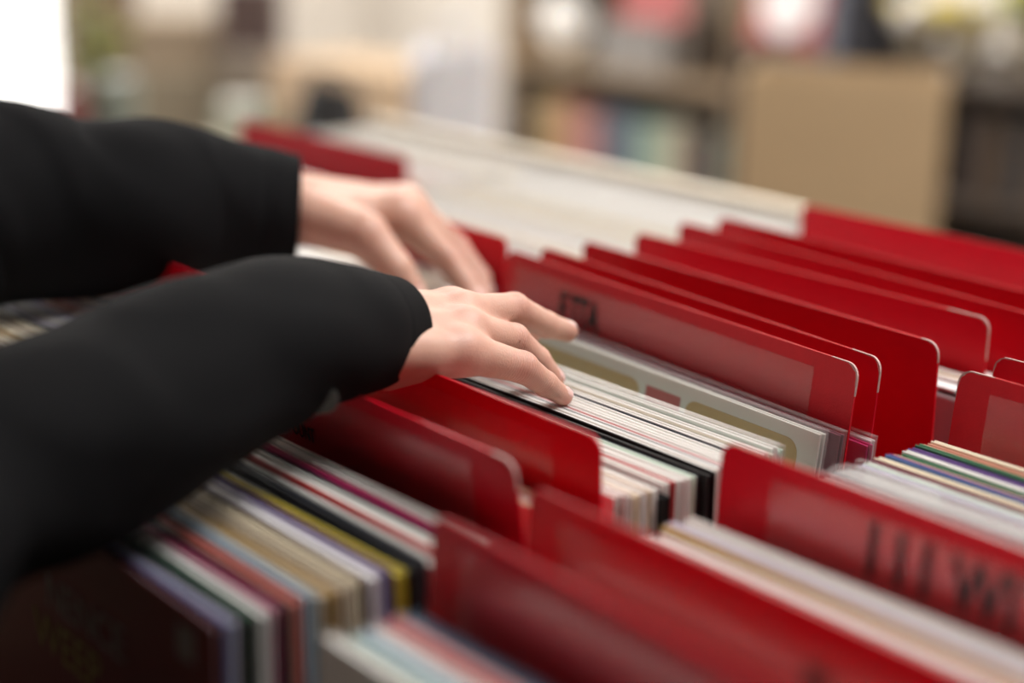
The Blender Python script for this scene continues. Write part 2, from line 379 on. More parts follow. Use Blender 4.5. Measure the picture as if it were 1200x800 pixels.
# row of white sleeves under the far arm
cols0 = [(c, .0055) for c in ('beige', 'cream', 'tan', 'cream', 'beige', 'cream', 'black', 'lavender', 'white', 'lavender', 'purple', 'salmon', 'coral', 'maroon', 'salmon', 'brown', 'salmon', 'coral')]
y, _ = run(cols0, .375, 1, 1.5, RX0, HR, 'between the two arms', 'sleeves between the arms')
divider(-1.152, -.838, y+.008, ZD, 2, 'red divider card showing only between the two black jacket sleeves', scuff=())
y += .016
n0 = int((.712-y)/.0067)
y, _ = run([(rnd.choice(['white', 'white', 'white', 'pale_grey', 'cream']), .006) for i in range(n0)], y, 2, 3, RX0, HR, 'below the far hand', 'sleeves below the far hand', parts=False)
n1 = int((1.066-.734)/.0077)
run([(rnd.choice(['white', 'white', 'white', 'white', 'white', 'pale_grey', 'cream']), .006) for i in range(n1)], .734, 3, 3, RX0, HR, 'behind the far hand', 'sleeves in the white row', gap=.0017)
run([('white', .007)]*5, .815, 3, 3, RXM, HR+.003, 'before the red divider above the far wrist', 'sleeves before the far red divider', parts=False, wd=.285)
n2 = int((1.066-.892)/.0077)
run([(rnd.choice(['white', 'white', 'white', 'pale_grey', 'cream']), .006) for i in range(n2)], .892, 3, 3, RXM, HR, 'behind the far red divider', 'sleeves behind the far red divider', gap=.0017)

# ------------------------------------------------------------------ the person
def sdf_eval(p, caps, k):
    """smooth union of round cones; p (n,3)"""
    out = None
    for a, b, ra, rb in caps:
        ba = b-a; L = float(ba@ba)+1e-12
        t = np.clip(((p-a)@ba)/L, 0, 1)
        d = np.linalg.norm(p-a-t[:, None]*ba, axis=1)-(ra+(rb-ra)*t)
        if out is None: out = d
        else:
            h = np.clip(.5+.5*(out-d)/k, 0, 1)
            out = out*(1-h)+d*h-k*h*(1-h)
    return out
def sdf_groups(p, groups, k):
    out = None
    for caps, kk in groups:
        d = sdf_eval(p, caps, kk)
        if out is None: out = d
        else:
            h = np.clip(.5+.5*(out-d)/k, 0, 1); out = out*(1-h)+d*h-k*h*(1-h)
    return out
def surface_nets(caps, k, res, groups=None):
    ev = (lambda q, cs, kk: sdf_groups(q, groups, kk)) if groups else sdf_eval
    A = np.array([np.minimum(a-ra, b-rb) for a, b, ra, rb in caps]).min(0)-3*res
    B = np.array([np.maximum(a+ra, b+rb) for a, b, ra, rb in caps]).max(0)+3*res
    n = np.ceil((B-A)/res).astype(int)+1
    ax = [A[i]+res*np.arange(n[i]) for i in range(3)]
    V = np.empty(n, np.float32)
    for i in range(n[0]):
        g = np.stack(np.meshgrid([ax[0][i]], ax[1], ax[2], indexing='ij'), -1).reshape(-1, 3)
        near = [c for c in caps if abs(np.clip(ax[0][i], min(c[0][0]-c[2], c[1][0]-c[3]), max(c[0][0]+c[2], c[1][0]+c[3]))-ax[0][i]) < .03+k]
        V[i] = (ev(g, near, k) if near else np.full(len(g), .05)).reshape(n[1], n[2])
    ins = V < 0
    cnt = np.zeros(n-1, np.int32)
    for dx in (0, 1):
        for dy in (0, 1):
            for dz in (0, 1):
                cnt += ins[dx:n[0]-1+dx, dy:n[1]-1+dy, dz:n[2]-1+dz]
    act = (cnt > 0) & (cnt < 8)
    idx = -np.ones(n-1, np.int64); cells = np.argwhere(act); idx[act] = np.arange(len(cells))
    pos = A+(cells+.5)*res
    quads = []
    for axis in range(3):
        s0 = [slice(None)]*3; s1 = [slice(None)]*3
        s0[axis] = slice(0, -1); s1[axis] = slice(1, None)
        diff = ins[tuple(s0)] != ins[tuple(s1)]
        e = np.argwhere(diff); u, v = [(1, 2), (2, 0), (0, 1)][axis]
        ok = (e[:, u] > 0) & (e[:, v] > 0) & (e[:, u] < n[u]-1) & (e[:, v] < n[v]-1); e = e[ok]
        fl = ins[tuple(e.T)]
        du = np.zeros(3, int); du[u] = 1; dv = np.zeros(3, int); dv[v] = 1
        q = np.stack([idx[tuple((e-du-dv).T)], idx[tuple((e-dv).T)], idx[tuple(e.T)], idx[tuple((e-du).T)]], 1)
        q[~fl] = q[~fl][:, ::-1]; quads.append(q)
    quads = np.concatenate(quads)
    ep = res*.3
    for it in range(4):
        d = ev(pos, caps, k)
        g = np.stack([(ev(pos+ep*np.eye(3)[i], caps, k)-d)/ep for i in range(3)], 1)
        pos -= (g*d[:, None])/np.maximum((g*g).sum(1), .2)[:, None]
    return pos, quads
def px(u, v, d): return np.array(P(u, v, d))
def chain(pts):
    """pts: list of (u, v, depth, radius) -> round cones"""
    return [(px(*a[:3]), px(*b[:3]), a[3], b[3]) for a, b in zip(pts[:-1], pts[1:])]

# right (near) hand; joints read from the photo
r_pinky = [(542, 412, .838, .0112), (612, 430, .857, .0083), (639, 449.5, .873, .0067), (660, 464, .885, .0053)]
r_ring = [(546, 388, .856, .0112), (602, 397, .886, .0084), (630, 421, .901, .0070), (650, 444, .911, .0056)]
r_mid = [(541, 369, .876, .0114), (602, 361, .906, .0087), (640, 380.5, .931, .0076), (665, 388, .945, .0062)]
r_idx = [(530, 364, .892, .0112), (586, 364, .936, .0086), (611, 379, .950, .0074), (622, 391, .955, .006)]
r_thumb = [(440, 400, .868, .015), (505, 408, .893, .012), (547, 414, .902, .0095), (574, 420, .907, .0075)]
def knuckle(j, r, off=(0, -2, 0)):
    c = px(j[0]+off[0], j[1]+off[1], j[2]); return (c, c+np.array([1e-4, 0, 0]), r, r)
rg_ = [(chain(ch), .0025) for ch in (r_pinky, r_ring, r_mid, r_idx, r_thumb)]
rpalm = []
rw = [(400, 412, .795, .0160), (400, 398, .812, .0172), (400, 378, .832, .0172), (402, 368, .845, .0160)]
for wpt, ch, r1 in zip(rw, (r_pinky, r_ring, r_mid, r_idx), (.0105, .0105, .0106, .0104)):
    rpalm.append((px(*wpt[:3]), px(*ch[0][:3]), wpt[3], r1))
rpalm += chain([(455, 420, .832, .0165), (515, 416, .842, .0115)])            # side of the palm
rpalm += chain([(470, 395, .862, .016), (528, 392, .872, .012)])            # palm
for ch, r_ in ((r_pinky, .0104), (r_ring, .0103), (r_mid, .0106), (r_idx, .0102)):
    rpalm.append(knuckle(ch[0], r_, (-3, -2.5, 0)))
rpalm += chain([(400, 398, .815, .024), (250, 440, .735, .030), (60, 525, .655, .034)])   # forearm in the sleeve
rg_.append((rpalm, .009))
rc = [c for g_ in rg_ for c in g_[0]]
# left (far) hand
l_idx = [(470, 254, 1.108, .0140), (524, 303, 1.112, .0098), (546, 333, 1.108, .0086), (556, 352, 1.102, .0072)]
l_mid = [(478, 246, 1.128, .0138), (534, 292, 1.140, .0097), (560, 326, 1.137, .0086), (566, 350, 1.130, .0073)]
l_ring = [(474, 240, 1.148, .0132), (522, 284, 1.168, .0092), (548, 313, 1.166, .0082), (556, 338, 1.158, .007)]
l_pinky = [(458, 236, 1.166, .0122), (502, 272, 1.188, .0082), (524, 298, 1.188, .0072), (534, 318, 1.182, .0062)]
l_thumb = [(372, 258, 1.092, .019), (428, 276, 1.075, .0155), (464, 314, 1.072, .0112), (486, 345, 1.075, .0085)]
lg_ = [(chain(ch), .003) for ch in (l_idx, l_mid, l_ring, l_pinky, l_thumb)]
lpalm = []
lw = [(335, 256, 1.099, .0145), (338, 248, 1.103, .018), (338, 236, 1.120, .018), (335, 226, 1.135, .016)]
for wpt, ch, r1 in zip(lw, (l_idx, l_mid, l_ring, l_pinky), (.0125, .0122, .0118, .011)):
    lpalm.append((px(*wpt[:3]), px(*ch[0][:3]), wpt[3], r1))
lpalm += chain([(400, 262, 1.10, .017), (446, 256, 1.112, .0135)])
for ch, r_ in ((l_idx, .0130), (l_mid, .0128), (l_ring, .0120)): lpalm.append(knuckle(ch[0], r_, (-3, -2, 0)))
lpalm += chain([(337, 245, 1.11, .026), (170, 243, 1.075, .035), (20, 240, 1.04, .040)])
lg_.append((lpalm, .010))
lc = [c for g_ in lg_ for c in g_[0]]
# landmarks of the rest of the body
sh_r = np.array([-.705, .02, 1.315]); el_r = px(-330, 745, .545)
sh_l = np.array([-1.13, .16, 1.335]); el_l = px(-150, 240, .985)
chest = (sh_r+sh_l)/2+np.array([-.03, -.03, -.03]); waist = chest+np.array([-.04, -.06, -.28]); hip = waist+np.array([-.01, -.02, -.16])
right = sh_r-sh_l; right /= np.linalg.norm(right); fwd = np.array([-right[1], right[0], 0]); fwd /= np.linalg.norm(fwd)
up = np.array([0, 0, 1.])
neck = (sh_r+sh_l)/2+np.array([0, 0, .06])-fwd*.01; head = neck+up*.15+fwd*.055
bc = []
def cap(a, b, ra, rb): bc.append((np.array(a, float), np.array(b, float), ra, rb))
cap(neck-up*.06, head-up*.02, .052, .050)
cap(head+up*.035-fwd*.02, head+up*.03+fwd*.01, .088, .082); cap(head-up*.02+fwd*.035, head-up*.075+fwd*.045, .062, .040)
cap(head+fwd*.095+up*.0, head+fwd*.112-up*.028, .008, .013)               # nose
for s in (-1, 1):
    cap(head+right*s*.082+up*.01-fwd*.01, head+right*s*.08-up*.03-fwd*.005, .016, .011)   # ears
    cap(head+right*s*.032+fwd*.073+up*.012, head+right*s*.036+fwd*.073+up*.012, .014, .013)  # eyelids
cap(head+fwd*.083-up*.055-right*.018, head+fwd*.083-up*.055+right*.018, .010, .010)   # lips
cap(sh_r+up*.0, sh_l, .06, .06); cap(chest-right*-.09, chest+right*-.09, .10, .10); cap(chest, waist, .13, .12); cap(waist, hip, .12, .14)
for sgn, hipo in ((1, .09), (-1, -.09)):
    h0 = hip+right*hipo; kn = h0+np.array([.0, .03, -.40])+right*sgn*.02; an = np.array([kn[0], kn[1]-.05, .09])
    cap(h0, kn, .085, .055); cap(kn, an, .055, .038)
for s_, e_ in ((sh_r, el_r), (sh_l, el_l)): cap(s_, e_, .05, .038)

def attr_skin(pos, fingers):
    """knuckle redness / crease coordinate along the finger, stored per vertex"""
    red = np.zeros(len(pos)); al = np.zeros(len(pos)); cm = np.zeros(len(pos))
    for ch in fingers:
        for ji, (j, wgt, rad) in enumerate(zip(ch, (.8, .9, .55, .9), (.013, .012, .009, .009))):
            c = px(*j[:3]); d = np.linalg.norm(pos-c, axis=1)
            red = np.maximum(red, wgt*np.exp(-(d/rad)**2))
            if ji in (1, 2):
                a = px(*ch[ji-1][:3]); b = px(*ch[min(ji+1, 3)][:3]); ax_ = b-a; ax_ /= np.linalg.norm(ax_)
                g = np.exp(-(d/(rad*.95))**2)
                al = np.where(g > cm, (pos-c)@ax_*1000, al); cm = np.maximum(cm, g)
    return red, al, cm
pr_, qr_ = surface_nets(rc, .0055, .0014, rg_)
pl_, ql_ = surface_nets(lc, .007, .0022, lg_)
pb_, qb_ = surface_nets(bc, .02, .009)
allp = np.concatenate([pr_, pl_, pb_]); allq = np.concatenate([qr_, ql_+len(pr_), qb_+len(pr_)+len(pl_)])
me = mesh_from('body', allp.tolist(), allq.tolist(), True)
r1, a1, c1 = attr_skin(pr_, (r_pinky, r_ring, r_mid, r_idx)); r2, a2, c2 = attr_skin(pl_, (l_idx, l_mid, l_ring, l_pinky, l_thumb))
nb = len(pb_)
for nm, arr in (('redness', np.concatenate([r1, r2, np.zeros(nb)])), ('along', np.concatenate([a1, a2, np.zeros(nb)])), ('crease', np.concatenate([c1, c2*.6, np.zeros(nb)]))):
    at = me.attributes.new(nm, 'FLOAT', 'POINT'); at.data.foreach_set('value', arr.astype(np.float32))
def skin_material():
    M = bpy.data.materials.new('skin'); M.use_nodes = True; nt = M.node_tree; N = nt.nodes; L = nt.links
    b = N['Principled BSDF']; b.inputs['Roughness'].default_value = .46; b.inputs['Specular IOR Level'].default_value = .42
    b.inputs['Subsurface Weight'].default_value = .25; b.inputs['Subsurface Radius'].default_value = (1, .35, .2); b.inputs['Subsurface Scale'].default_value = .0035
    tc = N.new('ShaderNodeTexCoord')
    n1 = N.new('ShaderNodeTexNoise'); n1.inputs['Scale'].default_value = 55; n1.inputs['Detail'].default_value = 4; L.new(tc.outputs['Object'], n1.inputs['Vector'])
    mx = N.new('ShaderNodeMix'); mx.data_type = 'RGBA'; mx.inputs[6].default_value = (.47, .255, .19, 1); mx.inputs[7].default_value = (.64, .40, .315, 1); L.new(n1.outputs[0], mx.inputs[0])
    ar = N.new('ShaderNodeAttribute'); ar.attribute_name = 'redness'
    mul = N.new('ShaderNodeMath'); mul.operation = 'MULTIPLY'; mul.inputs[1].default_value = .5; L.new(ar.outputs['Fac'], mul.inputs[0])
    mx2 = N.new('ShaderNodeMix'); mx2.data_type = 'RGBA'; mx2.inputs[7].default_value = (.55, .20, .16, 1); L.new(mx.outputs[2], mx2.inputs[6]); L.new(mul.outputs[0], mx2.inputs[0])
    L.new(mx2.outputs[2], b.inputs['Base Color'])
    # creases across the joints + fine pores
    aa = N.new('ShaderNodeAttribute'); aa.attribute_name = 'along'; ac = N.new('ShaderNodeAttribute'); ac.attribute_name = 'crease'
    n3 = N.new('ShaderNodeTexNoise'); n3.inputs['Scale'].default_value = 170; L.new(tc.outputs['Object'], n3.inputs['Vector'])
    wob = N.new('ShaderNodeMath'); wob.operation = 'MULTIPLY_ADD'; wob.inputs[1].default_value = 3.6; L.new(n3.outputs[0], wob.inputs[0]); L.new(aa.outputs['Fac'], wob.inputs[2])
    fr_ = N.new('ShaderNodeMath'); fr_.operation = 'MULTIPLY'; fr_.inputs[1].default_value = 4.2; L.new(wob.outputs[0], fr_.inputs[0])
    si = N.new('ShaderNodeMath'); si.operation = 'SINE'; L.new(fr_.outputs[0], si.inputs[0])
    sm = N.new('ShaderNodeMath'); sm.operation = 'MULTIPLY'; L.new(si.outputs[0], sm.inputs[0]); L.new(ac.outputs['Fac'], sm.inputs[1])
    n2 = N.new('ShaderNodeTexNoise'); n2.inputs['Scale'].default_value = 900; n2.inputs['Detail'].default_value = 3; L.new(tc.outputs['Object'], n2.inputs['Vector'])
    ad = N.new('ShaderNodeMath'); ad.operation = 'MULTIPLY_ADD'; ad.inputs[1].default_value = .9; L.new(n2.outputs[0], ad.inputs[0]); L.new(sm.outputs[0], ad.inputs[2])
    bp = N.new('ShaderNodeBump'); bp.inputs['Strength'].default_value = .45; bp.inputs['Distance'].default_value = .0005
    L.new(ad.outputs[0], bp.inputs['Height']); L.new(bp.outputs[0], b.inputs['Normal'])
    return M
m_skin = skin_material()
base = Vector((hip[0], hip[1], 0))
person = tag(empty('person', base), 'person in a black jacket flipping through records with both hands', 'person')
def pchild(name, me_, mm):
    ob = link(name, me_, person, mm); ob.location = -base
    return ob
body = pchild('body', me, m_skin)
# finger nails
m_nail = mat('nail', (.76, .50, .46), .22, .5, sss=.15)
def nail(j0, j1, dors, r, wd=.0044, ln=.0088):
    a = px(*j0[:3]); b = px(*j1[:3]); t = b-a; t /= np.linalg.norm(t)
    n = np.array(dors, float); n -= t*(n@t); n /= np.linalg.norm(n); s = np.cross(t, n)
    v = []; f = []; nu, nv = 9, 8
    for layer in (0, 1):
        for i in range(nv+1):
            y = -1+2*i/nv
            for k in range(nu+1):
                x = -1+2*k/nu
                wx = x*(1-.28*max(0, y)**3-.18*max(0, -y)**2); ang = wx*wd/r
                rad = r*1.02+.00045*(1-x*x)*(1-.3*y*y)-(.0011 if layer else 0)-.0012*max(0, y)**2
                v.append((b+t*(-.0006+y*ln/2)+n*rad*math.cos(ang)+s*rad*math.sin(ang)).tolist())
    W = nu+1; L_ = W*(nv+1)
    for i in range(nv):
        for k in range(nu):
            q = [i*W+k, i*W+k+1, (i+1)*W+k+1, (i+1)*W+k]; f.append(q); f.append([L_+z for z in q[::-1]])
    rim = [k for k in range(W)]+[i*W+nu for i in range(1, nv+1)]+[nv*W+k for k in range(nu-1, -1, -1)]+[i*W for i in range(nv-1, 0, -1)]
    for a_, b_ in zip(rim, rim[1:]+rim[:1]): f.append([b_, a_, a_+L_, b_+L_])
    ob = link('fingernail', mesh_from('nail', v, f, True), body, m_nail)
    return ob
toc = -np.array([AX[2], AY[2], AZ[2]]); rgt = np.array([AX[0], AY[0], AZ[0]]); upc = -np.array([AX[1], AY[1], AZ[1]])
nail(r_pinky[2], r_pinky[3], upc*.6+rgt*.8+toc*.15, .0053)
nail(r_ring[2], r_ring[3], upc*.7+rgt*.7+toc*.1, .0056, .005)
nail(r_mid[2], r_mid[3], upc*1.0+rgt*.2+toc*.30, .0062, .0054)
nail(r_idx[2], r_idx[3], upc*.8+rgt*.5, .006, .005)
nail(l_idx[2], l_idx[3], rgt*.9+upc*.3+toc*.3, .0072, .0058)
nail(l_thumb[2], l_thumb[3], toc*.8+upc*.4-rgt*.2, .0085, .007)

# ---- jacket: two sleeves and a body in one mesh
def catmull(pts, n):
    pts = np.array(pts, float); out = []
    q = np.vstack([2*pts[0]-pts[1], pts, 2*pts[-1]-pts[-2]])
    for i in range(len(pts)-1):
        p0, p1, p2, p3 = q[i:i+4]
        for t in np.linspace(0, 1, n, endpoint=False):
            out.append(.5*((2*p1)+(-p0+p2)*t+(2*p0-5*p1+4*p2-p3)*t*t+(-p0+3*p1-3*p2+p3)*t**3))
    out.append(pts[-1]); return np.array(out)
def sleeve(st, seed, amp=.06, nn=72, elbow=None):
    """st: list of (world xyz, radius) from cuff to shoulder -> verts, faces"""
    pp = catmull([list(c)+[r] for c, r in st], 22)
    cen, rad = pp[:, :3], pp[:, 3]
    ds = np.r_[0, np.cumsum(np.linalg.norm(np.diff(cen, axis=0), axis=1))]
    rg = np.random.RandomState(seed)
    v = []; f = []
    tan = np.gradient(cen, axis=0); tan /= np.linalg.norm(tan, axis=1)[:, None]
    ref = np.array([0, 0, 1.]); fr = []
    for t in tan:
        s = np.cross(t, ref); s /= np.linalg.norm(s); ref = np.cross(s, t); fr.append((s, ref))
    th = np.linspace(0, 2*math.pi, nn, endpoint=False)
    waves = [(rg.uniform(12, 42), rg.choice([-2, -1, 1, 2, 3]), rg.uniform(0, 6.28), rg.uniform(.3, 1)) for _ in range(9)]
    rings = []
    for i in range(len(cen)):
        d = np.zeros(nn)
        for wl_, k, ph, a in waves: d += a*np.sin(wl_*ds[i]*1.6+k*th+ph+.8*np.sin(th*2+ph))
        d = np.tanh(d*.7)
        e = min(1, ds[i]/.06)
        r = rad[i]*(1+amp*d*e*.8)
        # stitched hem at the cuff
        if ds[i] < .022: r = r+.0003
        rings.append((cen[i], fr[i], r))
    # turned-in hem
    c0, f0, r0 = rings[0]
    inner = [(cen[3]*.5+cen[2]*.5, fr[0], r0-.004), (c0-tan[0]*.0002, fr[0], r0-.0032), (c0-tan[0]*.0012, fr[0], r0-.0016)]
    rings = inner+rings
    for c, (s, u), r in rings:
        for j in range(nn): v.append(c+(s*math.cos(th[j])+u*math.sin(th[j]))*(r[j] if hasattr(r, '__len__') else r))
    for i in range(len(rings)-1):
        for j in range(nn): f.append([i*nn+j, i*nn+(j+1) % nn, (i+1)*nn+(j+1) % nn, (i+1)*nn+j])
    return np.array(v), f
def st_px(u0, v0, u1, v1, d):
    """upper and lower outline pixel of a sleeve at distance d -> centre, radius"""
    return px((u0+u1)/2, (v0+v1)/2, d), math.hypot(u1-u0, v1-v0)/2*d/F
rs = [st_px(436, 327, 478, 442, .838), st_px(404, 318, 443, 458, .818), st_px(370, 311, 411, 471, .797), st_px(290, 304, 355, 494, .762), st_px(200, 328, 285, 534, .727), st_px(100, 364, 190, 607, .690), st_px(0, 396, 70, 664, .655),
      st_px(-110, 440, -50, 728, .620), (el_r, .054), ((el_r*.5+sh_r*.5)+np.array([-.02, -.03, 0]), .062), (sh_r+np.array([-.02, .0, -.02]), .075), (sh_r+np.array([-.12, .03, -.03]), .07)]
ls = [st_px(354, 183, 342, 314, 1.108), st_px(330, 176, 322, 318, 1.106), st_px(290, 166, 292, 322, 1.102), st_px(230, 153, 240, 329, 1.09), st_px(165, 139, 175, 340, 1.07), st_px(80, 137, 90, 349, 1.055), st_px(0, 120, 0, 357, 1.035),
      st_px(-70, 118, -70, 362, 1.012), (el_l, .066), ((el_l*.5+sh_l*.5)+np.array([-.02, -.03, 0]), .07), (sh_l+np.array([.02, -.01, -.02]), .078), (sh_l+np.array([.12, -.04, -.03]), .07)]
v1, f1 = sleeve(rs, 5, .042); v2, f2 = sleeve(ls, 11, .046)
jc = [(sh_r+right*-.02, sh_l+right*.02, .085, .085), (chest+right*.09, chest-right*.09, .125, .125), (chest, waist, .155, .150), (waist+right*.05, hip+right*.07, .135, .145), (waist-right*.05, hip-right*.07, .135, .145),
      (neck-up*.03+right*.03, neck-up*.03-right*.03, .068, .068)]
pj, qj = surface_nets(jc, .03, .011)
vs = np.concatenate([v1, v2, pj]); fs = f1+[[i+len(v1) for i in q] for q in f2]+(qj+len(v1)+len(v2)).tolist()
m_jacket = mat('black_jacket_cloth', (.0066, .0066, .0074), .8, .06, noise=.25, nscale=18, bump=.22, bscale=1400)
jk = pchild('jacket', mesh_from('jacket', vs.tolist(), fs, True), m_jacket)
# cuff button
def disc_mesh(r, t):
    bm = bmesh.new(); bmesh.ops.create_cone(bm, cap_ends=True, segments=28, radius1=r, radius2=r*.94, depth=t)
    bmesh.ops.bevel(bm, geom=[e for e in bm.edges if e.is_boundary or len(e.link_faces) == 2 and abs(e.link_faces[0].normal.z-e.link_faces[1].normal.z) > .5], offset=t*.3, segments=2, affect='EDGES')
    me_ = bpy.data.meshes.new('button'); bm.to_mesh(me_); bm.free(); return me_
bt = link('button', disc_mesh(.0085, .003), jk, mat('dark_button', (.030, .031, .029), .45))
bc_ = px(376, 468, .752); bt.location = bc_
bt.rotation_euler = Vector((toc*.8-upc*.6)).to_track_quat('Z', 'Y').to_euler()
# trousers, shoes, hair (out of frame)
tc_ = []
for sgn, hipo in ((1, .09), (-1, -.09)):
    h0 = hip+right*hipo; kn = h0+np.array([.0, .03, -.40])+right*sgn*.02; an = np.array([kn[0], kn[1]-.05, .07])
    tc_ += [(h0, kn, .105, .075), (kn, an, .075, .058)]
tc_.append((hip+right*.06, hip-right*.06, .13, .13))
pt_, qt_ = surface_nets(tc_, .02, .012); pchild('trousers', mesh_from('trousers', pt_.tolist(), qt_.tolist(), True), mat('dark_denim', (.02, .024, .035), .8, bump=.2, bscale=600))
for sgn, hipo in ((1, .09), (-1, -.09)):
    an = hip+right*hipo+np.array([.0, -.02, 0])+right*sgn*.02; an[2] = .045
    ps, qs = surface_nets([(an-fwd*.05, an+fwd*.08, .042, .044), (an+fwd*.08, an+fwd*.16-up*.012, .044, .032), (an, an+up*.04, .042, .045)], .015, .008)
    pchild('shoe', mesh_from('shoe', ps.tolist(), qs.tolist(), True), mat('dark_leather', (.03, .025, .022), .5))
hc = [(head+up*.05-fwd*.035, head+up*.06+fwd*.02, .095, .080), (head-up*.0-fwd*.055, head-up*.06-fwd*.05, .075, .055)]
ph, qh = surface_nets(hc, .02, .008); pchild('hair', mesh_from('hair', ph.tolist(), qh.tolist(), True), mat('dark_hair', (.03, .018, .012), .5, bump=.5, bscale=120, stretch=(1, 1, .15)))
# ------------------------------------------------------------------ the shop behind
m_tan = mat('tan_wood', (.33, .235, .145), .5, noise=.15, nscale=5, stretch=(1, 1, 10))
m_card = mat('brown_cardboard', (.47, .335, .195), .8, noise=.07, nscale=9)
m_dark = mat('dark_brown_wood', (.055, .038, .027), .5, noise=.25, nscale=6, stretch=(1, 1, 10))
def shelf_unit(name, x0, x1, y0, y1, zs, mm, label, legs=0, sides=True, ztop=None, back=True):
    """open shelving: boards at heights zs between two sides"""
    t = tag(empty(name, ((x0+x1)/2, (y0+y1)/2, 0)), label, 'shelf'); o_ = Vector(t.location)
    zt = ztop or zs[-1]+.022
    for xs in ((x0, x0+.025), (x1-.025, x1)):
        box_between('side_panel', Vector((xs[0], y0, 0))-o_, Vector((xs[1], y1, zt))-o_, mm, t, .002)
    for z in zs: box_between('shelf_board', Vector((x0+.0252, y0+.001, z-.022))-o_, Vector((x1-.0252, y1-.012, z))-o_, mm, t, .002)
    if back: box_between('back_panel', Vector((x0+.0252, y1-.0115, 0))-o_, Vector((x1-.0252, y1-.001, zt))-o_, mm, t)
    return t
def carton(name, cx, cy, z, sx, sy, sz, mm, label, cat, yaw=0, flaps=True, tape=True, group=None):
    t = tag(empty(name, (cx, cy, z), (0, 0, math.radians(yaw))), label, cat, group)
    th = .006
    for s in (-1, 1):
        link('side_wall', box_mesh(sx, th, sz, .001), t, mm, (0, s*(sy/2-th/2), 0))
        link('end_wall', box_mesh(th, sy-2*th-.001, sz, .001), t, mm, (s*(sx/2-th/2), 0, 0))
    link('bottom', box_mesh(sx-2*th-.002, sy-2*th-.002, th), t, mm)
    for s in ((-1, 1) if flaps else ()):
        link('flap', box_mesh(sx-.002, sy/2-.001, .004, .001), t, mm, (0, s*sy/4, sz+.0004))
    if tape: link('tape', box_mesh(sx-.002, .05, .0006), t, mat('packing_tape', (.42, .30, .16), .3), (0, 0, sz+.0047))
    return t
def book(x, y, z, t, dp, ht, col, label, group, name='book', cat='book', lean=0, yaw=0):
    r = tag(empty(name, (x, y, z), (0, math.radians(lean), math.radians(yaw))), label, cat, group)
    mc = mat('book_'+'_'.join(f'{c:.2f}' for c in col), col, .5, noise=.12, nscale=14)
    link('spine', box_mesh(t, .004, ht, .0012), r, mc, (0, -dp/2+.002, 0))
    for s in (-1, 1): link('cover', box_mesh(.003, dp-.0045, ht, .0008), r, mc, (s*(t/2-.0015), .002, 0))
    link('pages', box_mesh(max(.003, t-.007), dp-.012, ht-.008), r, m_paper, (0, 0, .004))
    return r
def cover(x, y, z, wd, ht, col, label, lean=8, yaw=0, disc=None, band=None, cat='record', name='propped_record'):
    a = math.radians(lean); r = tag(empty(name, (x, y, z), (-a, 0, math.radians(yaw))), label, cat)
    mc = mat('disp_'+'_'.join(f'{c:.2f}' for c in col), col, .4, noise=.1, nscale=12)
    link('sleeve', box_mesh(wd, .004, ht, .0008), r, mc)
    if disc:
        dc, rr = disc; bm = bmesh.new(); bmesh.ops.create_cone(bm, cap_ends=True, segments=40, radius1=rr, radius2=rr, depth=.0006)
        me_ = bpy.data.meshes.new('disc'); bm.to_mesh(me_); bm.free()
        link('printed_disc', me_, r, mat('print_'+'_'.join(f'{c:.2f}' for c in dc), dc, .5), (0, -.0024, ht*.5), (math.pi/2, 0, 0))
    if band: link('printed_band', box_mesh(wd-.002, .0006, ht*.22), r, mat('print_'+'_'.join(f'{c:.2f}' for c in band), band, .5), (0, -.0024, ht*.72))
    return r

# bookcase against the back wall
YF = 3.2
xa, xb = PY(588, 100, YF).x, PY(862, 100, YF).x
zt_ = PY(740, 88, YF).z; zl_ = PY(740, 224, YF).z
shelf_unit('bookcase', xa, xb, YF, 3.53, [.08, zl_, zt_, zt_+.40], m_tan, 'tan wooden bookcase holding books against the cream wall')
rb_ = random.Random(5)
spines = [((590, 612), (.02, .02, .03), 'black'), ((612, 640), (.40, .27, .11), 'ochre'), ((640, 662), (.48, .24, .16), 'orange'), ((662, 686), (.45, .20, .20), 'dusty pink'),
          ((688, 706), (.10, .12, .15), 'dark grey'), ((706, 730), (.13, .17, .22), 'slate blue'), ((730, 758), (.30, .42, .33), 'mint green'), ((758, 784), (.50, .46, .34), 'cream'),
          ((784, 806), (.10, .055, .05), 'dark brown'), ((806, 822), (.07, .05, .05), 'near-black brown'), ((822, 846), (.33, .46, .37), 'pale mint')]
xcur = xa+.030
for (u0, u1), col, nm in spines:
    w0 = PY(u1, 170, YF+.03).x-PY(u0, 170, YF+.03).x
    nb_ = 2 if w0 > .05 else 1
    for q in range(nb_):
        tk = min(w0/nb_, .06)-.0015
        if xcur+tk > xb-.03: break
        book(xcur+tk/2, YF+.13, zl_+.0005, tk, .2, .205+rb_.uniform(-.03, .02), col, f'{nm} book on the lower shelf of the tan bookcase', f'{nm} books on the bookcase')
        xcur += tk+.0025
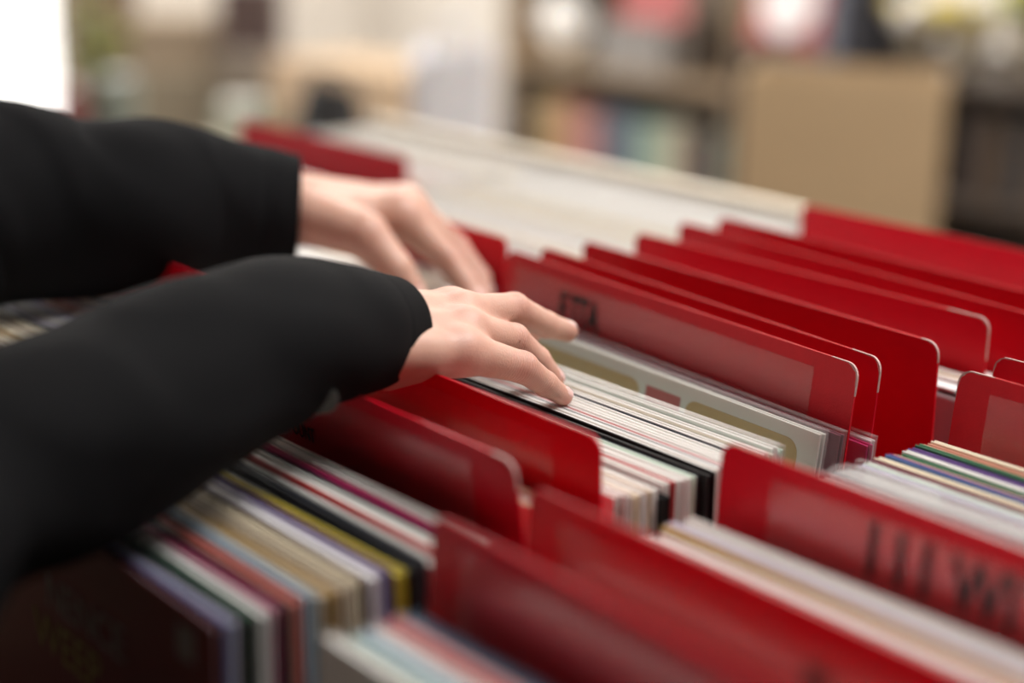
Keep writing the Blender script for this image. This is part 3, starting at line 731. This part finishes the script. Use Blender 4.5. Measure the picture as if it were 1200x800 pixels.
# things on the upper board
xg = PY(760, 50, YF+.1).x
carton('archive_box', xg, YF+.14, zt_+.0005, .27, .22, .13, mat('grey_board', (.27, .25, .235), .7), 'grey archive box on the upper board of the tan bookcase', 'box', tape=False)
cover(PY(770, 8, YF+.12).x, YF+.10, zt_+.139, .26, .12, (.50, .06, .05), 'red record lying on edge above the grey archive box', lean=10)
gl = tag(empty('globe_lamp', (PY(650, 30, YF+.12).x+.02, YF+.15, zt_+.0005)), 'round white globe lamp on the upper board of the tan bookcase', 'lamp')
def ball(r, seg=24):
    bm = bmesh.new(); bmesh.ops.create_uvsphere(bm, u_segments=seg, v_segments=seg//2, radius=r)
    for f_ in bm.faces: f_.smooth = True
    me_ = bpy.data.meshes.new('globe'); bm.to_mesh(me_); bm.free(); return me_
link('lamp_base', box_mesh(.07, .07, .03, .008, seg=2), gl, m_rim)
link('globe', ball(.085), gl, emit_mat('frosted_globe_added_glow', (1, .97, .92), .2), (0, 0, .112))  # weak glow put in to whiten the globe, which is not lit
# cardboard box and the dark shelf at the right
bc0 = P(990, 93, 2.80); bz = bc0.z; bw = 238*2.80/F
nrm = Vector((math.sin(math.radians(35)), -math.cos(math.radians(35)), 0))
bcx, bcy = bc0.x-nrm.x*.12, bc0.y-nrm.y*.12
low = tag(empty('side_table', (bcx, bcy, 0), (0, 0, math.radians(35))), 'small tan wooden table under the large cardboard box', 'table')
link('table_top', box_mesh(.44, .32, .03, .004), low, m_tan, (0, 0, .45))
for sx_ in (-.19, .19):
    for sy_ in (-.13, .13): link('leg', box_mesh(.04, .04, .45, .003), low, m_tan, (sx_, sy_, 0))
carton('cardboard_box', bcx, bcy, .4805, bw, .24, bz-.4805, m_card, 'large plain brown open cardboard box standing behind the record bin', 'box', yaw=35, flaps=False, tape=False)
YD = 2.85
dz = PY(1150, 98, YD).z; dx0, dx1 = PY(862, 60, YD).x, PY(1330, 60, YD).x
shelf_unit('dark_shelf', dx0, dx1, YD, YD+.36, [.08, .33, .60, dz], m_dark, 'dark brown wooden shelf unit behind the cardboard box')
for i, (u, col, nm) in enumerate(((1135, (.05, .035, .03), 'dark brown'), (1165, (.09, .06, .04), 'brown'), (1195, (.04, .04, .045), 'charcoal'), (1222, (.12, .08, .05), 'light brown'))):
    p_ = PY(u, 180, YD+.05); book(p_.x, YD+.16, .6005, .05, .22, .17, col, f'{nm} binder on the dark shelf', f'{nm} binders on the dark shelf', 'binder', 'binder')
def top_x(u, y): return PY(u, 60, y).x
cover(top_x(925, YD+.2), YD+.17, dz+.003, .215, .215, (.40, .035, .035), 'red record cover with a large white disc propped on the dark shelf', 10, 0, disc=((.80, .76, .76), .085))
book(top_x(990, YD+.1), YD+.16, dz+.0005, .035, .22, .27, (.15, .16, .21), 'grey blue binder upright on top of the dark shelf', None, 'binder', 'binder')
book(top_x(1012, YD+.1), YD+.16, dz+.0005, .04, .22, .27, (.02, .02, .025), 'black binder upright on top of the dark shelf', None, 'binder', 'binder')
def bunch(x, y, z, cols, label, n=16, rad=.07, ht=.14, seed=1, name='flower_bunch'):
    """small paper-wrapped bunch: wrap, stems and round blossoms"""
    rg = random.Random(seed); t = tag(empty(name, (x, y, z)), label, 'flowers')
    N = 18; v = []; f = []
    for (r_, zz) in ((.022, 0), (.03, ht*.3), (.055, ht*.62), (.052, ht*.62), (.027, ht*.3), (.019, .003)):
        for j in range(N):
            a = 2*math.pi*j/N; rr = r_*(1+.08*math.sin(5*a)); v.append((rr*math.cos(a), rr*math.sin(a), zz))
    for i in range(5):
        for j in range(N): f.append([i*N+j, i*N+(j+1) % N, (i+1)*N+(j+1) % N, (i+1)*N+j])
    f.append(list(range(N))[::-1]); f.append([5*N+j for j in range(N)])
    link('paper_wrap', mesh_from('wrap', v, f, True), t, mat('kraft_wrap', (.42, .36, .27), .7))
    bm_ = ball(.026, 14)
    for i in range(n):
        a = rg.uniform(0, 6.28); r_ = rad*math.sqrt(rg.random())
        c = cols[i % len(cols)]
        b_ = link('blossom', bm_, t, mat('bloom_'+'_'.join(f'{q:.2f}' for q in c), c, .6), (r_*math.cos(a), r_*math.sin(a), ht*.66+rg.uniform(0, ht*.38)))
        b_.scale = (1, 1, rg.uniform(.6, .95))
    return t
bunch(top_x(1070, YD+.12), YD+.14, dz+.0005, [(.75, .72, .66), (.75, .73, .70), (.70, .55, .15)], 'white and yellow paper-wrapped flower bunch on the dark shelf', seed=2)
bunch(top_x(1130, YD+.12), YD+.13, dz+.0005, [(.62, .46, .07), (.60, .50, .12), (.70, .68, .60)], 'yellow paper-wrapped flower bunch on the dark shelf', seed=3)
bunch(top_x(1192, YD+.12), YD+.15, dz+.0005, [(.36, .38, .10), (.50, .47, .12), (.28, .32, .10)], 'green-yellow paper-wrapped flower bunch on the dark shelf', seed=4, ht=.19, n=22)
# table with a carton, a black bag and a white bag
tz = .60
tb = tag(empty('display_table', (-2.80, 1.98, 0)), 'pale wooden display table carrying bags and a carton', 'table')
link('table_top', box_mesh(1.2, .80, .03, .004), tb, m_rim, (0, 0, tz-.03), (0, 0, 0))
for sx_ in (-.54, .54):
    for sy_ in (-.34, .34): link('leg', box_mesh(.05, .05, tz-.03, .003), tb, m_rim, (sx_, sy_, 0))
p0, p1 = P(338, 64, 3.75), P(492, 70, 3.45)
carton('carton', (p0.x+p1.x)/2, (p0.y+p1.y)/2+.06, tz+.0005, (Vector((p1.x-p0.x, p1.y-p0.y)).length), .24, p0.z-tz-.006, mat('pale_cardboard', (.55, .40, .27), .8, noise=.06, nscale=9), 'pale brown carton on the display table', 'box', yaw=math.degrees(math.atan2(p1.y-p0.y, p1.x-p0.x)))
def bag(name, c, sx, sy, sz, mm, label, seed, yaw=0, handles=True, squash=.0):
    """standing soft bag with creased sides and a gathered, open top"""
    rg = np.random.RandomState(seed); N = 40; M_ = 18; v = []; f = []
    ph = rg.uniform(0, 6.28, 8)
    for i in range(M_+1):
        z = i/M_
        for j in range(N):
            a = 2*math.pi*j/N; ca, sa = math.cos(a), math.sin(a); e = .45
            x = math.copysign(abs(ca)**e, ca)*sx/2; y = math.copysign(abs(sa)**e, sa)*sy/2
            k = 1+.05*math.sin(3*a+ph[0]+4*z)+.04*math.sin(7*a+ph[1]-6*z)+.03*math.sin(11*a+9*z+ph[2])
            taper = 1-.12*z-squash*z*z
            v.append((x*k*taper, y*k*taper*(1-.35*z), z*sz*(1+.05*math.sin(2*a+ph[3])*z)))
    for i in range(M_):
        for j in range(N): f.append([i*N+j, i*N+(j+1) % N, (i+1)*N+(j+1) % N, (i+1)*N+j])
    f.append(list(range(N))[::-1])
    b0 = len(v)                                            # inner lip so that the wall has thickness
    for j in range(N): q = v[M_*N+j]; v.append((q[0]*.96, q[1]*.93, q[2]))
    for j in range(N): q = v[M_*N+j]; v.append((q[0]*.85, q[1]*.80, q[2]-sz*.35))
    for j in range(N):
        f.append([M_*N+j, M_*N+(j+1) % N, b0+(j+1) % N, b0+j]); f.append([b0+j, b0+(j+1) % N, b0+N+(j+1) % N, b0+N+j])
    f.append([b0+N+j for j in range(N)])
    t = tag(empty(name, c, (0, 0, yaw)), label, 'bag')
    link('bag_body', mesh_from('bag', v, f, True), t, mm)
    if handles:
        for s in (-1, 1):
            hv = []; hf = []
            for i in range(13):
                a = math.pi*i/12
                cx, cz = sx*.2*math.cos(a), sz*.97+sz*.18*math.sin(a)
                for q in range(6):
                    b_ = 2*math.pi*q/6; rr = .004
                    hv.append((cx+rr*math.cos(b_)*math.cos(a), s*sy*.24+rr*math.sin(b_), cz+rr*math.cos(b_)*math.sin(a)))
            for i in range(12):
                for q in range(6): hf.append([i*6+q, i*6+(q+1) % 6, (i+1)*6+(q+1) % 6, (i+1)*6+q])
            link('handle', mesh_from('handle', hv, hf, True), t, mm)
    return t
c = P(385, 120, 3.25); bag('black_bag', (c.x, c.y, tz+.0005), .17, .12, max(.1, c.z-tz+.03), mat('black_nylon', (.02, .02, .022), .55), 'small black soft bag in front of the pale carton', 3, .4, squash=.25)
c = P(530, 60, 2.75); bag('white_bag', (c.x, c.y, tz+.0005), .155, .10, c.z-tz, mat('white_bag_plastic', (.78, .77, .80), .4, sss=.1), 'tall white carrier bag standing behind the white sleeves', 8, .86)
# low stand with boxes, books and a plant near the window
lz = .48
st_ = tag(empty('low_stand', (-4.05, 2.3, 0)), 'low dark wooden stand near the bright window', 'table')
link('table_top', box_mesh(.75, 1.6, .03, .004), st_, m_dark, (0, 0, lz-.03), (0, 0, 0))
for sx_ in (-.33, .33):
    for sy_ in (-.74, .74): link('leg', box_mesh(.05, .05, lz-.03, .003), st_, m_dark, (sx_, sy_, 0))
YAWV = math.degrees(math.atan2(AY[0], AX[0]))
def vbox(u0, u1, v0, d, z0, dp, col, name, label, cat='box', tape=False):
    """carton facing the aisle whose top edge is at pixel row v0"""
    a, b = P(u0, v0, d), P(u1, v0, d); wdt = (Vector((b.x-a.x, b.y-a.y))).length
    n_ = Vector((-AY[0], AX[0])).normalized()
    return carton(name, (a.x+b.x)/2+n_.x*dp/2, (a.y+b.y)/2+n_.y*dp/2, z0, wdt, dp, a.z-z0-.005, mat('box_'+'_'.join(f'{q:.2f}' for q in col), col, .75, noise=.08, nscale=9), label, cat, yaw=YAWV, tape=tape)
b1 = vbox(158, 262, 85, 4.25, lz+.0005, .22, (.30, .25, .18), 'storage_box', 'beige storage box at the bottom of the pile near the window')
zb1 = P(158, 85, 4.25).z+.002
vbox(152, 248, 22, 4.27, zb1, .2, (.36, .28, .20), 'storage_box', 'pale peach box on top of the beige storage box', tape=True)
vbox(258, 328, 62, 4.15, lz+.0005, .2, (.26, .22, .18), 'storage_box', 'grey brown box beside the beige storage box')
vbox(256, 322, -20, 4.17, P(258, 62, 4.15).z+.002, .16, (.10, .065, .06), 'storage_box', 'dark violet brown box on top of the grey brown box')
for i, (u, col, nm) in enumerate(((268, (.36, .40, .34), 'sage green'), (284, (.42, .40, .34), 'putty'), (300, (.25, .33, .28), 'dull green'))):
    a = P(u, 118, 3.75); book(a.x, a.y, tz+.0005, .03, .14, max(.09, a.z-tz), col, f'{nm} book standing at the end of the display table', None, yaw=YAWV)
for i, (u, col, nm) in enumerate(((128, (.20, .25, .22), 'grey green'), (146, (.27, .31, .27), 'pale grey green'))):
    a = P(u, 88, 4.1); book(a.x, a.y, lz+.0005, .035, .14, max(.1, a.z-lz), col, f'{nm} book standing by the plant pot', None, yaw=YAWV)
a = P(82, 100, 4.0); book(a.x, a.y, lz+.0005, .035, .14, max(.1, a.z-lz), (.24, .06, .06), 'dull red book standing nearest the window', None, yaw=YAWV)
pc = P(112, 60, 4.55)
pl = tag(empty('potted_plant', (pc.x, pc.y, lz+.0005)), 'olive green leafy plant in a brown pot near the window', 'plant')
N = 24; v = []; f = []
for r_, z_ in ((.055, 0), (.075, .12), (.082, .12), (.082, .14), (.070, .14), (.068, .115), (0, .115)):
    for j in range(N): v.append((r_*math.cos(6.2832*j/N), r_*math.sin(6.2832*j/N), z_))
for i in range(6):
    for j in range(N): f.append([i*N+j, i*N+(j+1) % N, (i+1)*N+(j+1) % N, (i+1)*N+j])
f.append(list(range(N))[::-1])
link('pot', mesh_from('pot', v, f, True), pl, mat('brown_clay', (.20, .13, .085), .7))
def leaf_mesh():
    v = []; f = []; n_ = 8
    for i in range(n_+1):
        t = i/n_; w_ = .026*math.sin(math.pi*min(1, t*.97+.03))**.8; z_ = .02*math.sin(t*2.2)-.035*t*t
        for s in (-1, 0, 1): v.append((s*w_, t*.13, z_+.006*abs(s)))
    for i in range(n_):
        for s in (0, 1): f.append([i*3+s, i*3+s+1, i*3+s+4, i*3+s+3])
    return mesh_from('leaf', v, f, True)
lm = leaf_mesh(); rl = random.Random(9); m_leaf = mat('olive_leaf', (.17, .19, .03), .45, noise=.2, nscale=20)
for i in range(9):
    a = i*2.4; hz = .16+.28*rl.random()
    hv = []; hf = []; tip = Vector((.05*math.cos(a), .05*math.sin(a), hz))
    for i_ in range(5):
        q = Vector((0, 0, .115)).lerp(tip, i_/4)
        for k_ in range(5): hv.append((q.x+.003*math.cos(k_*1.2566), q.y+.003*math.sin(k_*1.2566), q.z))
    for i_ in range(4):
        for k_ in range(5): hf.append([i_*5+k_, i_*5+(k_+1) % 5, (i_+1)*5+(k_+1) % 5, (i_+1)*5+k_])
    link('stem', mesh_from('stem', hv, hf, True), pl, m_leaf)
    for q in range(4):
        p_ = Vector((0, 0, .115)).lerp(tip, .55+.15*q)
        lf = link('leaf', lm, pl, m_leaf, p_, (rl.uniform(-.2, .9), 0, a+q*1.7)); lf.scale = (.85,)*3
